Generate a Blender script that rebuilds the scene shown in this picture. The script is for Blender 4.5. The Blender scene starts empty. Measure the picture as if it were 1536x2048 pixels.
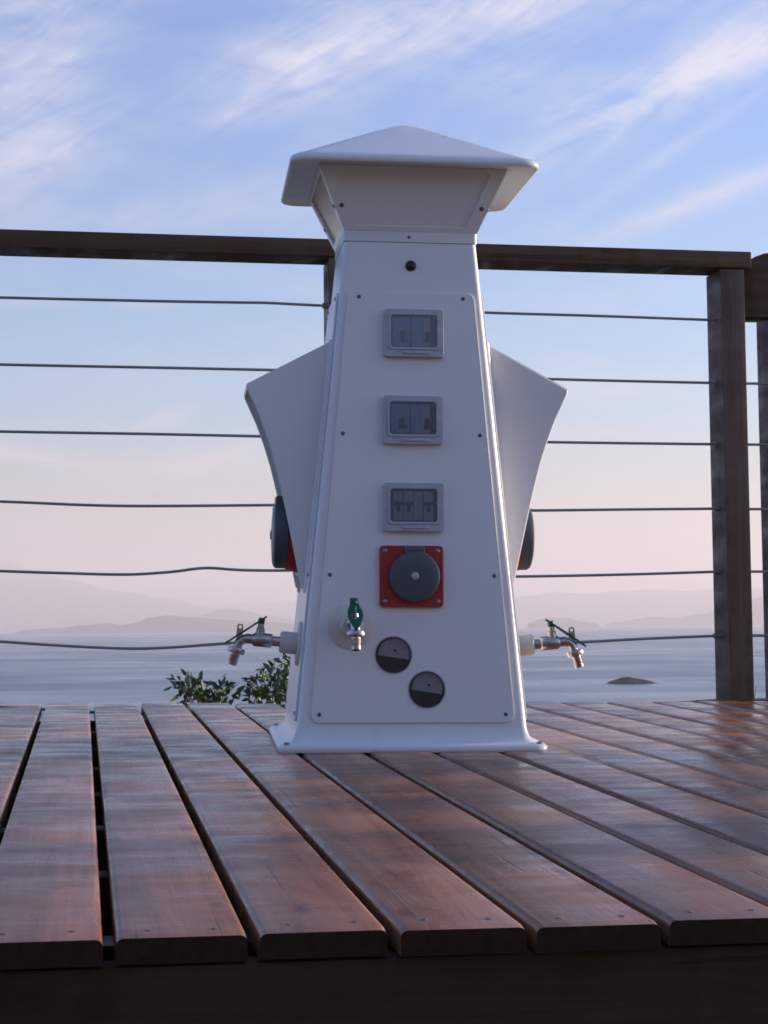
import bpy, bmesh, math, random
import numpy as np
from mathutils import Vector, Matrix, noise
random.seed(7)
rad = math.radians
PI = math.pi
sc = bpy.context.scene
COL = sc.collection

# ------------------------------------------------------------------ camera
F = 3500.0                       # focal length in pixels of the 1536 x 2048 photograph
ROLL = 0.011
PITCH = math.atan((1250 - 1024) / F)
CAM_Z = 0.0                      # world origin at the camera; the sea lies 12 m below
fw = Vector((0, math.cos(PITCH), math.sin(PITCH)))
up0 = Vector((0, -math.sin(PITCH), math.cos(PITCH)))
cx = Vector((1, 0, 0)) * math.cos(ROLL) - up0 * math.sin(ROLL)
cy = up0 * math.cos(ROLL) + Vector((1, 0, 0)) * math.sin(ROLL)
RC = Matrix((cx, cy, -fw)).transposed()
cam = bpy.data.cameras.new('camera')
cam.sensor_fit = 'VERTICAL'
cam.sensor_height = 24.0
cam.lens = 24.0 * F / 2048
cam.clip_start = 0.05
cam.clip_end = 60000
cam_o = bpy.data.objects.new('camera', cam)
COL.objects.link(cam_o)
cam_o.matrix_world = RC.to_4x4()
sc.camera = cam_o

def ray(px, py):
    return RC @ Vector((px - 768, 1024 - py, -F))

# ------------------------------------------------------------------ light
SUN_AZ = rad(15)                 # how far behind the pedestal's flank the sun stands (from +x towards +y)
SUN_EL = rad(10)
sun_dir = Vector((math.cos(SUN_AZ) * math.cos(SUN_EL), math.sin(SUN_AZ) * math.cos(SUN_EL), math.sin(SUN_EL)))
sl = bpy.data.lights.new('sun', 'SUN')
sl.energy = 5.0
sl.angle = rad(0.5)
sl.color = (1.0, 0.80, 0.62)
so = bpy.data.objects.new('sun', sl)
COL.objects.link(so)
so.rotation_euler = (-sun_dir).to_track_quat('-Z', 'Y').to_euler()

world = bpy.data.worlds.new('World')
sc.world = world
world.use_nodes = True
wt = world.node_tree
wt.nodes.clear()

def N(t, kind, **kw):
    n = t.nodes.new(kind)
    for k, v in kw.items():
        if k.startswith('i_'):
            key = k[2:]
            key = int(key) if key.isdigit() else key.replace('_', ' ')
            n.inputs[key].default_value = v
        else:
            setattr(n, k, v)
    return n

def mth(t, op, a, b=None, clamp=False):
    n = t.nodes.new('ShaderNodeMath')
    n.operation = op
    n.use_clamp = clamp
    for i, v in enumerate((a, b)):
        if v is None:
            continue
        if isinstance(v, (int, float)):
            n.inputs[i].default_value = v
        else:
            t.links.new(v, n.inputs[i])
    return n.outputs[0]

def ramp(t, src, stops):
    n = t.nodes.new('ShaderNodeValToRGB')
    e = n.color_ramp.elements
    while len(e) < len(stops):
        e.new(0.5)
    for k, (p, c) in zip(e, stops):
        k.position = p
        k.color = (c, c, c, 1) if isinstance(c, (int, float)) else (*c, 1)
    t.links.new(src, n.inputs[0])
    return n.outputs[0]

def mix(t, fac, a, b, blend='MIX'):
    n = t.nodes.new('ShaderNodeMix')
    n.data_type = 'RGBA'
    n.blend_type = blend
    n.clamp_factor = True
    for s, v in ((n.inputs[0], fac), (n.inputs[6], a), (n.inputs[7], b)):
        if isinstance(v, (int, float)):
            s.default_value = v
        elif isinstance(v, tuple):
            s.default_value = (*v, 1)
        else:
            t.links.new(v, s)
    return n.outputs[2]

def build_sky():
    t = wt
    out = N(t, 'ShaderNodeOutputWorld')
    bg = N(t, 'ShaderNodeBackground')
    bg.inputs[1].default_value = 0.105
    sky = N(t, 'ShaderNodeTexSky', sky_type='NISHITA', sun_disc=False)
    sky.sun_elevation = SUN_EL
    sky.sun_rotation = rad(90) - SUN_AZ
    sky.altitude = 20
    sky.air_density = 1.0
    sky.dust_density = 1.2
    sky.ozone_density = 2.2
    tc = N(t, 'ShaderNodeTexCoord')
    sep = N(t, 'ShaderNodeSeparateXYZ')
    t.links.new(tc.outputs['Generated'], sep.inputs[0])
    x, y, z = sep.outputs
    az = mth(t, 'ARCTAN2', x, y)
    el = mth(t, 'ARCSINE', z)
    # high cirrus: one layer over the whole dome, drawn out along the wind
    zc = mth(t, 'MAXIMUM', mth(t, 'ADD', z, 0.13), 0.05)
    comb = N(t, 'ShaderNodeCombineXYZ')
    t.links.new(mth(t, 'DIVIDE', x, zc), comb.inputs[0])
    t.links.new(mth(t, 'DIVIDE', y, zc), comb.inputs[1])
    mp = N(t, 'ShaderNodeMapping')
    mp.vector_type = 'TEXTURE'
    mp.inputs['Rotation'].default_value = (0, 0, rad(35))
    mp.inputs['Scale'].default_value = (1.0, 0.6, 1)
    t.links.new(comb.outputs[0], mp.inputs[0])
    n1 = N(t, 'ShaderNodeTexNoise', i_Scale=1.3, i_Detail=5, i_Roughness=0.6, i_Distortion=0.7)
    t.links.new(mp.outputs[0], n1.inputs[0])
    n2 = N(t, 'ShaderNodeTexNoise', i_Scale=5.0, i_Detail=4, i_Roughness=0.62, i_Distortion=1.2)
    t.links.new(mp.outputs[0], n2.inputs[0])
    # fibres combed by the wind aloft
    ae = N(t, 'ShaderNodeCombineXYZ')
    t.links.new(az, ae.inputs[0]); t.links.new(el, ae.inputs[1])
    mp2 = N(t, 'ShaderNodeMapping')
    mp2.vector_type = 'TEXTURE'
    mp2.inputs['Rotation'].default_value = (0, 0, rad(27))
    mp2.inputs['Scale'].default_value = (1 / 9, 1 / 42, 1)
    t.links.new(ae.outputs[0], mp2.inputs[0])
    n3 = N(t, 'ShaderNodeTexNoise', i_Scale=1.0, i_Detail=6, i_Roughness=0.66, i_Distortion=1.6)
    t.links.new(mp2.outputs[0], n3.inputs[0])
    wisp = mth(t, 'ADD', mth(t, 'ADD', mth(t, 'MULTIPLY', n1.outputs[0], 0.3), mth(t, 'MULTIPLY', n2.outputs[0], 0.22)), mth(t, 'MULTIPLY', n3.outputs[0], 0.48))
    # the banks of cloud the photograph shows: pixel centre, half length, half width, turn, weight
    banks = [(60, 120, 260, 120, 75, .85), (90, 300, 170, 60, 15, .5), (620, 110, 230, 60, 22, .95),
             (480, 215, 70, 22, 35, .5), (1010, 30, 260, 50, 12, .85), (1300, 190, 260, 45, 24, 1.1),
             (1080, 180, 220, 60, -8, .6), (1480, 120, 170, 45, 15, .7), (1440, 385, 220, 22, 18, .95), (1330, 310, 200, 16, 30, .5),
             (380, 430, 260, 40, 8, .35), (1190, 790, 330, 28, 7, .5), (330, 835, 60, 16, 20, .7),
             (60, 910, 110, 14, -8, .8), (330, 930, 200, 22, -2, .6), (50, 605, 80, 10, 0, .6), (300, 612, 60, 9, 0, .6),
             (420, 920, 90, 24, 12, .5), (1250, 855, 240, 16, 5, .35)]
    total = None
    for px, py, a, b, turn, w in banks:
        d = ray(px, py).normalized()
        a0, e0 = math.atan2(d.x, d.y), math.asin(d.z)
        ca, sa = math.cos(rad(turn)), math.sin(rad(turn))
        da = mth(t, 'SUBTRACT', az, a0)
        de = mth(t, 'SUBTRACT', el, e0)
        u = mth(t, 'ADD', mth(t, 'MULTIPLY', da, ca * F / a), mth(t, 'MULTIPLY', de, sa * F / a))
        v = mth(t, 'SUBTRACT', mth(t, 'MULTIPLY', de, ca * F / b), mth(t, 'MULTIPLY', da, sa * F / b))
        q = mth(t, 'ADD', mth(t, 'MULTIPLY', u, u), mth(t, 'MULTIPLY', v, v))
        g = mth(t, 'MULTIPLY', mth(t, 'EXPONENT', mth(t, 'MULTIPLY', q, -0.8)), w)
        total = g if total is None else mth(t, 'ADD', total, g)
    base = ramp(t, n1.outputs[0], [(0.42, 0.0), (0.75, 0.42)])
    dens = mth(t, 'MULTIPLY', ramp(t, wisp, [(0.35, 0.0), (0.66, 1.15)]),
               mth(t, 'ADD', mth(t, 'MULTIPLY', total, 1.0), base), clamp=True)
    dens = mth(t, 'MULTIPLY', dens, ramp(t, mth(t, 'MULTIPLY', el, 4.0), [(0.0, 0.0), (0.25, 0.75), (0.8, 1.0)]))
    dens = mth(t, 'MULTIPLY', dens, 0.85)
    # air colour: bluer overhead, rosy near the horizon all the way round (dusk)
    hz = ramp(t, el, [(0.0, (1.02, 0.72, 0.67)), (0.06, (0.90, 0.82, 0.83)), (0.12, (0.58, 0.91, 1.20)), (0.30, (0.57, 0.90, 1.40)), (1.0, (0.57, 0.90, 1.40))])
    c = mix(t, 1.0, sky.outputs[0], hz, 'MULTIPLY')
    cloud = ramp(t, mth(t, 'MULTIPLY', el, 3.0), [(0.0, (3.6, 2.95, 2.95)), (0.35, (3.7, 3.3, 3.5)), (0.9, (3.8, 3.8, 4.3))])
    c = mix(t, dens, c, cloud)
    t.links.new(c, bg.inputs[0])
    t.links.new(bg.outputs[0], out.inputs[0])
build_sky()

vs = sc.view_settings
vs.view_transform = 'Standard'
vs.look = 'None'
vs.gamma = 1
vs.use_curve_mapping = False
vs.exposure = 1.05
sc.render.engine = 'CYCLES'
sc.cycles.use_denoising = True
sc.cycles.volume_bounces = 1
sc.cycles.max_bounces = 8
sc.cycles.filter_width = 1.7

# ------------------------------------------------------------------ helpers
def link(name, me, mat=None, parent=None, m=None):
    o = bpy.data.objects.new(name, me)
    COL.objects.link(o)
    if mat is not None and me is not None and not me.materials:
        me.materials.append(mat)
    if parent is not None:
        o.parent = parent
    if m is not None:
        o.matrix_local = m
    return o

def bm_obj(name, bm, mat, parent=None, m=None, smooth=None):
    bmesh.ops.recalc_face_normals(bm, faces=bm.faces)
    me = bpy.data.meshes.new(name)
    bm.to_mesh(me)
    bm.free()
    if smooth is not None:
        me.shade_smooth()
        if smooth < 180:
            me.set_sharp_from_angle(angle=rad(smooth))
    return link(name, me, mat, parent, m)

def tag(o, label=None, cat=None, group=None, kind=None):
    if label: o['label'] = label
    if cat: o['category'] = cat
    if group: o['group'] = group
    if kind: o['kind'] = kind
    return o

def add_box(bm, c, s, m=None):
    r = bmesh.ops.create_cube(bm, size=1)['verts']
    for v in r:
        v.co = Vector((v.co.x * s[0] + c[0], v.co.y * s[1] + c[1], v.co.z * s[2] + c[2]))
        if m: v.co = m @ v.co
    return r

def bevel_all(bm, w, seg=2):
    bmesh.ops.bevel(bm, geom=list(bm.edges), offset=w, segments=seg, affect='EDGES', profile=0.6)

def tube(bm, pts, radii, n=12, cap=True):
    pts = [Vector(p) for p in pts]
    rings = []
    ref = None
    for i, p in enumerate(pts):
        a = pts[max(i - 1, 0)]
        b = pts[min(i + 1, len(pts) - 1)]
        d = (b - a).normalized()
        if ref is None:
            ref = Vector((0, 0, 1)) if abs(d.z) < 0.9 else Vector((1, 0, 0))
        u = d.cross(ref).normalized()
        v = u.cross(d).normalized()
        ref = v
        r = radii[i] if isinstance(radii, (list, tuple)) else radii
        rings.append([bm.verts.new(p + (u * math.cos(2 * PI * k / n) + v * math.sin(2 * PI * k / n)) * r) for k in range(n)])
    for i in range(len(rings) - 1):
        for k in range(n):
            bm.faces.new((rings[i][k], rings[i][(k + 1) % n], rings[i + 1][(k + 1) % n], rings[i + 1][k]))
    if cap:
        bm.faces.new(rings[0])
        bm.faces.new(rings[-1])

def lathe(bm, prof, n=28, axis='Z', origin=(0, 0, 0)):
    """prof: (radius, height) list, revolved about the axis; closed at the ends when radius is 0"""
    o = Vector(origin)
    rings = []
    for r, h in prof:
        if r < 1e-6:
            p = {'Z': (0, 0, h), 'Y': (0, h, 0), 'X': (h, 0, 0)}[axis]
            rings.append([bm.verts.new(o + Vector(p))])
            continue
        ring = []
        for k in range(n):
            c, s = r * math.cos(2 * PI * k / n), r * math.sin(2 * PI * k / n)
            p = {'Z': (c, s, h), 'Y': (c, h, s), 'X': (h, c, s)}[axis]
            ring.append(bm.verts.new(o + Vector(p)))
        rings.append(ring)
    for a, b in zip(rings, rings[1:]):
        for k in range(n):
            q = [a[k % len(a)], a[(k + 1) % len(a)], b[(k + 1) % len(b)], b[k % len(b)]]
            q = list(dict.fromkeys(q))
            if len(q) > 2:
                bm.faces.new(q)

def rsq(hx, hy, r, z, seg=6):
    """rounded rectangle loop at height z"""
    out = []
    for cxs, cys, a0 in ((1, 1, 0), (-1, 1, 90), (-1, -1, 180), (1, -1, 270)):
        for k in range(seg + 1):
            a = rad(a0 + 90 * k / seg)
            out.append(Vector((cxs * (hx - r) + r * math.cos(a), cys * (hy - r) + r * math.sin(a), z)))
    return out

def loft(bm, loops, cap=True):
    rings = [[bm.verts.new(p) for p in l] for l in loops]
    n = len(rings[0])
    for a, b in zip(rings, rings[1:]):
        for k in range(n):
            bm.faces.new((a[k], a[(k + 1) % n], b[(k + 1) % n], b[k]))
    if cap:
        bm.faces.new(rings[0])
        bm.faces.new(rings[-1])

def circle(cxx, cyy, r, n=36):
    return [(cxx + r * math.cos(2 * PI * k / n), cyy + r * math.sin(2 * PI * k / n)) for k in range(n)]

def rpoly(pts, r, seg=5):
    """polygon with rounded corners"""
    out = []
    n = len(pts)
    for i in range(n):
        p = Vector(pts[i]); a = (Vector(pts[i - 1]) - p).normalized(); b = (Vector(pts[(i + 1) % n]) - p).normalized()
        ang = a.angle(b)
        d = r / math.tan(ang / 2)
        s, e = p + a * d, p + b * d
        for k in range(seg + 1):
            u = k / seg
            out.append(tuple((s * (1 - u) ** 2 + p * 2 * u * (1 - u) + e * u * u)))
    return out

def plate(bm, outer, holes, z0, z1):
    edges = []
    for loop in [outer] + holes:
        vs_ = [bm.verts.new((p[0], p[1], z1)) for p in loop]
        edges += [bm.edges.new((vs_[i], vs_[(i + 1) % len(vs_)])) for i in range(len(vs_))]
    res = bmesh.ops.triangle_fill(bm, use_beauty=True, use_dissolve=False, edges=edges)
    faces = [g for g in res['geom'] if isinstance(g, bmesh.types.BMFace)]
    ext = bmesh.ops.extrude_face_region(bm, geom=faces)
    for v in [g for g in ext['geom'] if isinstance(g, bmesh.types.BMVert)]:
        v.co.z = z0
    # keep the first faces as the front: extrude leaves them in place

# ------------------------------------------------------------------ materials
def mat_new(name):
    m = bpy.data.materials.new(name)
    m.use_nodes = True
    t = m.node_tree
    b = t.nodes['Principled BSDF']
    return m, t, b

def simple(name, col, rough=0.5, metal=0.0, spec=0.5, var=0.08, scale=30, bump=0.0, coat=0.0):
    m, t, b = mat_new(name)
    tc = N(t, 'ShaderNodeTexCoord')
    n = N(t, 'ShaderNodeTexNoise', i_Scale=scale, i_Detail=5, i_Roughness=0.6)
    t.links.new(tc.outputs['Object'], n.inputs[0])
    lo = tuple(c * (1 - var) for c in col)
    hi = tuple(min(1, c * (1 + var)) for c in col)
    t.links.new(ramp(t, n.outputs[0], [(0.3, lo), (0.7, hi)]), b.inputs['Base Color'])
    t.links.new(ramp(t, n.outputs[0], [(0.3, max(0.02, rough * 0.85)), (0.7, min(1, rough * 1.15))]), b.inputs['Roughness'])
    b.inputs['Metallic'].default_value = metal
    b.inputs['Specular IOR Level'].default_value = spec
    b.inputs['Coat Weight'].default_value = coat
    b.inputs['Coat Roughness'].default_value = 0.1
    if bump:
        bp = N(t, 'ShaderNodeBump', i_Strength=bump, i_Distance=0.002)
        t.links.new(n.outputs[0], bp.inputs['Height'])
        t.links.new(bp.outputs[0], b.inputs['Normal'])
    return m

def gelcoat():
    m, t, b = mat_new('white_gelcoat')
    tc = N(t, 'ShaderNodeTexCoord')
    n = N(t, 'ShaderNodeTexNoise', i_Scale=9, i_Detail=6, i_Roughness=0.65)
    n2 = N(t, 'ShaderNodeTexNoise', i_Scale=260, i_Detail=3)
    t.links.new(tc.outputs['Object'], n.inputs[0])
    t.links.new(tc.outputs['Object'], n2.inputs[0])
    t.links.new(ramp(t, n.outputs[0], [(0.3, (0.735, 0.745, 0.75)), (0.7, (0.755, 0.76, 0.765))]), b.inputs['Base Color'])
    t.links.new(ramp(t, n.outputs[0], [(0.3, 0.27), (0.7, 0.33)]), b.inputs['Roughness'])
    bp = N(t, 'ShaderNodeBump', i_Strength=0.05, i_Distance=0.0004)
    t.links.new(n2.outputs[0], bp.inputs['Height'])
    t.links.new(bp.outputs[0], b.inputs['Normal'])
    return m

def wood(name, dark, mid, light, grey, rough, along='Y', grain=1.0, spec=0.5, wear=0.5):
    m, t, b = mat_new(name)
    tc = N(t, 'ShaderNodeTexCoord')
    oi = N(t, 'ShaderNodeObjectInfo')
    off = N(t, 'ShaderNodeVectorMath', operation='SCALE')
    cmb = N(t, 'ShaderNodeCombineXYZ')
    for i, k in enumerate((7.3, 3.1, 11.7)):
        t.links.new(mth(t, 'MULTIPLY', oi.outputs['Random'], k), cmb.inputs[i])
    t.links.new(cmb.outputs[0], off.inputs[0])
    off.inputs['Scale'].default_value = 6.0
    addv = N(t, 'ShaderNodeVectorMath', operation='ADD')
    t.links.new(tc.outputs['Object'], addv.inputs[0])
    t.links.new(off.outputs[0], addv.inputs[1])
    mp = N(t, 'ShaderNodeMapping')
    s = {'X': (1.2, 22, 22), 'Y': (22, 1.2, 22), 'Z': (22, 22, 1.2)}[along]
    mp.inputs['Scale'].default_value = tuple(k * grain for k in s)
    t.links.new(addv.outputs[0], mp.inputs[0])
    g = N(t, 'ShaderNodeTexNoise', i_Scale=1.0, i_Detail=8, i_Roughness=0.62, i_Distortion=1.4)
    t.links.new(mp.outputs[0], g.inputs[0])
    mp2 = N(t, 'ShaderNodeMapping')
    mp2.inputs['Scale'].default_value = tuple(k * grain * (9 if k > 2 else 3) for k in s)
    t.links.new(addv.outputs[0], mp2.inputs[0])
    fine = N(t, 'ShaderNodeTexNoise', i_Scale=1.0, i_Detail=4, i_Roughness=0.7)
    t.links.new(mp2.outputs[0], fine.inputs[0])
    blot = N(t, 'ShaderNodeTexNoise', i_Scale=9.0, i_Detail=8, i_Roughness=0.6, i_Distortion=0.5)
    t.links.new(addv.outputs[0], blot.inputs[0])
    mp3 = N(t, 'ShaderNodeMapping')
    mp3.inputs['Scale'].default_value = {'X': (9, 3, 3), 'Y': (3, 9, 3), 'Z': (3, 3, 9)}[along]
    t.links.new(addv.outputs[0], mp3.inputs[0])
    band = N(t, 'ShaderNodeTexNoise', i_Scale=2.2, i_Detail=5, i_Roughness=0.55, i_Distortion=0.4)
    t.links.new(mp3.outputs[0], band.inputs[0])
    col = ramp(t, g.outputs[0], [(0.28, dark), (0.5, mid), (0.74, light)])
    col = mix(t, mth(t, 'MULTIPLY', ramp(t, fine.outputs[0], [(0.45, 0.0), (0.7, 1.0)]), 0.35), col, dark)
    col = mix(t, mth(t, 'MULTIPLY', ramp(t, blot.outputs[0], [(0.42, 0.0), (0.66, 1.0)]), wear), col, grey)
    tint = ramp(t, oi.outputs['Random'], [(0.0, 0.82), (1.0, 1.12)])
    col = mix(t, 1.0, col, tint, 'MULTIPLY')
    # small dark knots and checks
    mp4 = N(t, 'ShaderNodeMapping')
    mp4.inputs['Scale'].default_value = {'X': (6, 14, 14), 'Y': (14, 6, 14), 'Z': (14, 14, 6)}[along]
    t.links.new(addv.outputs[0], mp4.inputs[0])
    vor = N(t, 'ShaderNodeTexVoronoi', i_Scale=1.0)
    t.links.new(mp4.outputs[0], vor.inputs[0])
    knot = mth(t, 'MULTIPLY', ramp(t, vor.outputs['Distance'], [(0.03, 1.0), (0.13, 0.0)]), 0.55)
    col = mix(t, knot, col, tuple(c * 0.35 for c in dark))
    # old water stains and fine cracks along the grain
    st = N(t, 'ShaderNodeTexNoise', i_Scale=3.2, i_Detail=9, i_Roughness=0.7, i_Distortion=1.0)
    t.links.new(addv.outputs[0], st.inputs[0])
    col = mix(t, mth(t, 'MULTIPLY', ramp(t, st.outputs[0], [(0.55, 0.0), (0.68, 1.0)]), 0.45), col, tuple(c * 0.5 for c in dark))
    mp5 = N(t, 'ShaderNodeMapping')
    mp5.inputs['Scale'].default_value = {'X': (2.5, 110, 110), 'Y': (110, 2.5, 110), 'Z': (110, 110, 2.5)}[along]
    t.links.new(addv.outputs[0], mp5.inputs[0])
    ck = N(t, 'ShaderNodeTexNoise', i_Scale=1.0, i_Detail=3, i_Roughness=0.5)
    t.links.new(mp5.outputs[0], ck.inputs[0])
    crack = ramp(t, ck.outputs[0], [(0.66, 0.0), (0.72, 1.0)])
    col = mix(t, mth(t, 'MULTIPLY', crack, 0.6), col, tuple(c * 0.3 for c in dark))
    t.links.new(col, b.inputs['Base Color'])
    rg = ramp(t, mth(t, 'ADD', mth(t, 'MULTIPLY', blot.outputs[0], 0.4), mth(t, 'MULTIPLY', band.outputs[0], 0.6)),
              [(0.36, rough * 0.6), (0.62, rough * 1.7)])
    t.links.new(rg, b.inputs['Roughness'])
    b.inputs['Specular IOR Level'].default_value = spec
    bp = N(t, 'ShaderNodeBump', i_Strength=0.5, i_Distance=0.0016)
    h = mth(t, 'ADD', mth(t, 'MULTIPLY', fine.outputs[0], 0.35), mth(t, 'ADD', g.outputs[0], mth(t, 'MULTIPLY', band.outputs[0], 1.2)))
    h = mth(t, 'SUBTRACT', mth(t, 'SUBTRACT', h, knot), mth(t, 'MULTIPLY', crack, 0.5))
    t.links.new(h, bp.inputs['Height'])
    t.links.new(bp.outputs[0], b.inputs['Normal'])
    return m

def clear(name, tint, rough=0.08, gloss=1.0, milky=0.1):
    """thin clear plastic: lets the light straight through and mirrors a little of the sky"""
    m = bpy.data.materials.new(name)
    m.use_nodes = True
    t = m.node_tree
    t.nodes.clear()
    out = N(t, 'ShaderNodeOutputMaterial')
    tr = N(t, 'ShaderNodeBsdfTransparent')
    tr.inputs[0].default_value = (*tint, 1)
    gl = N(t, 'ShaderNodeBsdfGlossy')
    gl.inputs['Roughness'].default_value = rough
    fr = N(t, 'ShaderNodeFresnel', i_IOR=1.5)
    df = N(t, 'ShaderNodeBsdfDiffuse')
    df.inputs[0].default_value = (0.5, 0.56, 0.66, 1)
    m0 = N(t, 'ShaderNodeMixShader')
    m0.inputs[0].default_value = milky
    t.links.new(tr.outputs[0], m0.inputs[1]); t.links.new(df.outputs[0], m0.inputs[2])
    mx = N(t, 'ShaderNodeMixShader')
    t.links.new(mth(t, 'MULTIPLY', fr.outputs[0], gloss, True), mx.inputs[0])
    t.links.new(m0.outputs[0], mx.inputs[1])
    t.links.new(gl.outputs[0], mx.inputs[2])
    t.links.new(mx.outputs[0], out.inputs[0])
    return m

def frosted(name):
    m = bpy.data.materials.new(name)
    m.use_nodes = True
    t = m.node_tree
    t.nodes.clear()
    out = N(t, 'ShaderNodeOutputMaterial')
    tl = N(t, 'ShaderNodeBsdfTranslucent')
    tl.inputs[0].default_value = (0.85, 0.85, 0.82, 1)
    tr = N(t, 'ShaderNodeBsdfTransparent')
    tr.inputs[0].default_value = (0.9, 0.9, 0.9, 1)
    gl = N(t, 'ShaderNodeBsdfGlossy')
    gl.inputs['Roughness'].default_value = 0.25
    fr = N(t, 'ShaderNodeFresnel', i_IOR=1.5)
    m0 = N(t, 'ShaderNodeMixShader')
    m0.inputs[0].default_value = 0.35
    mx = N(t, 'ShaderNodeMixShader')
    t.links.new(tl.outputs[0], m0.inputs[1])
    t.links.new(tr.outputs[0], m0.inputs[2])
    t.links.new(fr.outputs[0], mx.inputs[0])
    t.links.new(m0.outputs[0], mx.inputs[1])
    t.links.new(gl.outputs[0], mx.inputs[2])
    t.links.new(mx.outputs[0], out.inputs[0])
    return m

M = {}
M['gel'] = gelcoat()
M['deck'] = wood('deck_timber', (0.14, 0.05, 0.024), (0.28, 0.108, 0.051), (0.38, 0.165, 0.084), (0.36, 0.225, 0.16), 0.26, 'Y', 1.0, 0.5, 0.45)
M['endgrain'] = simple('board_end_grain', (0.036, 0.02, 0.012), 0.85, 0, 0.2, 0.35, 120, 0.4)
M['rail'] = wood('rail_timber', (0.05, 0.027, 0.015), (0.10, 0.052, 0.028), (0.15, 0.08, 0.045), (0.12, 0.08, 0.06), 0.55, 'X', 1.0, 0.3, 0.3)
M['post'] = wood('post_timber', (0.055, 0.032, 0.022), (0.10, 0.058, 0.04), (0.15, 0.09, 0.062), (0.17, 0.13, 0.11), 0.5, 'Z', 1.0, 0.4, 0.4)
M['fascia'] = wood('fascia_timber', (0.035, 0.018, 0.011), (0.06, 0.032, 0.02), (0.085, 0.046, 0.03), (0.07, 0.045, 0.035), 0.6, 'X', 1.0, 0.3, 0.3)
M['cable'] = simple('steel_cable', (0.26, 0.28, 0.28), 0.5, 0.5, 0.5, 0.15, 200)
M['steel'] = simple('screw_steel', (0.28, 0.28, 0.30), 0.35, 0.9, 0.5, 0.1, 90)
M['darkscrew'] = simple('dark_screw', (0.13, 0.13, 0.135), 0.4, 0.6)
M['black'] = simple('black_rubber', (0.012, 0.012, 0.014), 0.3)
M['chrome'] = simple('nickel_brass', (0.50, 0.46, 0.44), 0.27, 1.0, 0.5, 0.08, 60, 0.05)
M['green'] = simple('green_lever', (0.004, 0.075, 0.05), 0.35, 0.0, 0.5, 0.15, 80)
M['nylon'] = simple('ivory_nylon', (0.62, 0.59, 0.52), 0.5, 0.0, 0.4, 0.06, 40)
M['red'] = simple('red_plastic', (0.36, 0.018, 0.02), 0.38, 0.0, 0.5, 0.08, 40)
M['grey'] = simple('slate_plastic', (0.07, 0.085, 0.10), 0.36, 0.0, 0.5, 0.1, 50)
M['lightgrey'] = simple('pale_plastic', (0.42, 0.42, 0.42), 0.4, 0.0, 0.5, 0.06, 60)
M['frame'] = simple('smoky_clear_plastic', (0.42, 0.44, 0.48), 0.25, 0.0, 0.5, 0.08, 40)
M['recess'] = simple('recess_grey', (0.10, 0.105, 0.12), 0.6)
M['breaker'] = simple('breaker_grey', (0.70, 0.70, 0.70), 0.45, 0.0, 0.4, 0.1, 70)
M['bluebreaker'] = simple('breaker_blue_grey', (0.50, 0.66, 0.78), 0.45, 0.0, 0.4, 0.1, 70)
M['toggle'] = simple('toggle_dark', (0.02, 0.019, 0.018), 0.4)
M['dial'] = simple('dial_card', (0.82, 0.80, 0.78), 0.5, 0.0, 0.4, 0.12, 60)
M['brassdark'] = simple('meter_body_dark', (0.045, 0.036, 0.03), 0.5, 0.3, 0.5, 0.3, 60)
M['pane'] = clear('clear_pane', (0.9, 0.92, 0.95), 0.08, 1.0, 0.03)
M['hazypane'] = clear('hazy_cover', (0.9, 0.92, 0.95), 0.15, 1.3, 0.15)
M['frost'] = frosted('frosted_pane')

# ------------------------------------------------------------------ deck frame
HC = 0.30                                             # lens height over the boards
nc = Vector((0, F, 1024 - 1155)).normalized()         # the boards fall 1.6 degrees towards the viewer
DN = RC @ nc

def on_deck(px, py):
    d = ray(px, py)
    return d * (-HC / DN.dot(d))

e2 = Vector((math.sin(rad(-9.93)), math.cos(rad(-9.93)), 0))
e2 = (e2 - DN * e2.dot(DN)).normalized()
e1 = e2.cross(DN).normalized()
D0 = -DN * HC
MD = Matrix.Translation(D0) @ Matrix((e1, e2, DN)).transposed().to_4x4()
MDI = MD.inverted()
deck = link('deck', None, m=MD)
tag(deck, 'reddish-brown timber deck of long boards with open gaps', None, kind='structure')
TH = 0.024
REAR = [(-1, (85, 1408)), (0, (185, 1408)), (1, (280, 1408)), (2, (375, 1408)), (3, (468, 1408)), (4, (560, 1408))]
NEAR = [(0, (228, 1895)), (1, (512, 1885)), (2, (792, 1868)), (3, (1065, 1850)), (4, (1328, 1834))]
def joint_fit(rows):
    """joint i lies at x = a + b * i (least squares over the joints read off the photograph)"""
    ii = np.array([r[0] for r in rows], float)
    P = [MDI @ on_deck(*r[1]) for r in rows]
    b_, a_ = np.polyfit(ii, [p.x for p in P], 1)
    return a_, b_
ra, rb = joint_fit(REAR)
na, nb = joint_fit(NEAR)
fl, fr_ = MDI @ on_deck(0, 1882), MDI @ on_deck(1536, 1832)
bl, br = MDI @ on_deck(0, 1408), MDI @ on_deck(1536, 1402)
def line_y(a, b, x):
    return a.y + (b.y - a.y) * (x - a.x) / (b.x - a.x)
GAP = 0.0098
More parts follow.
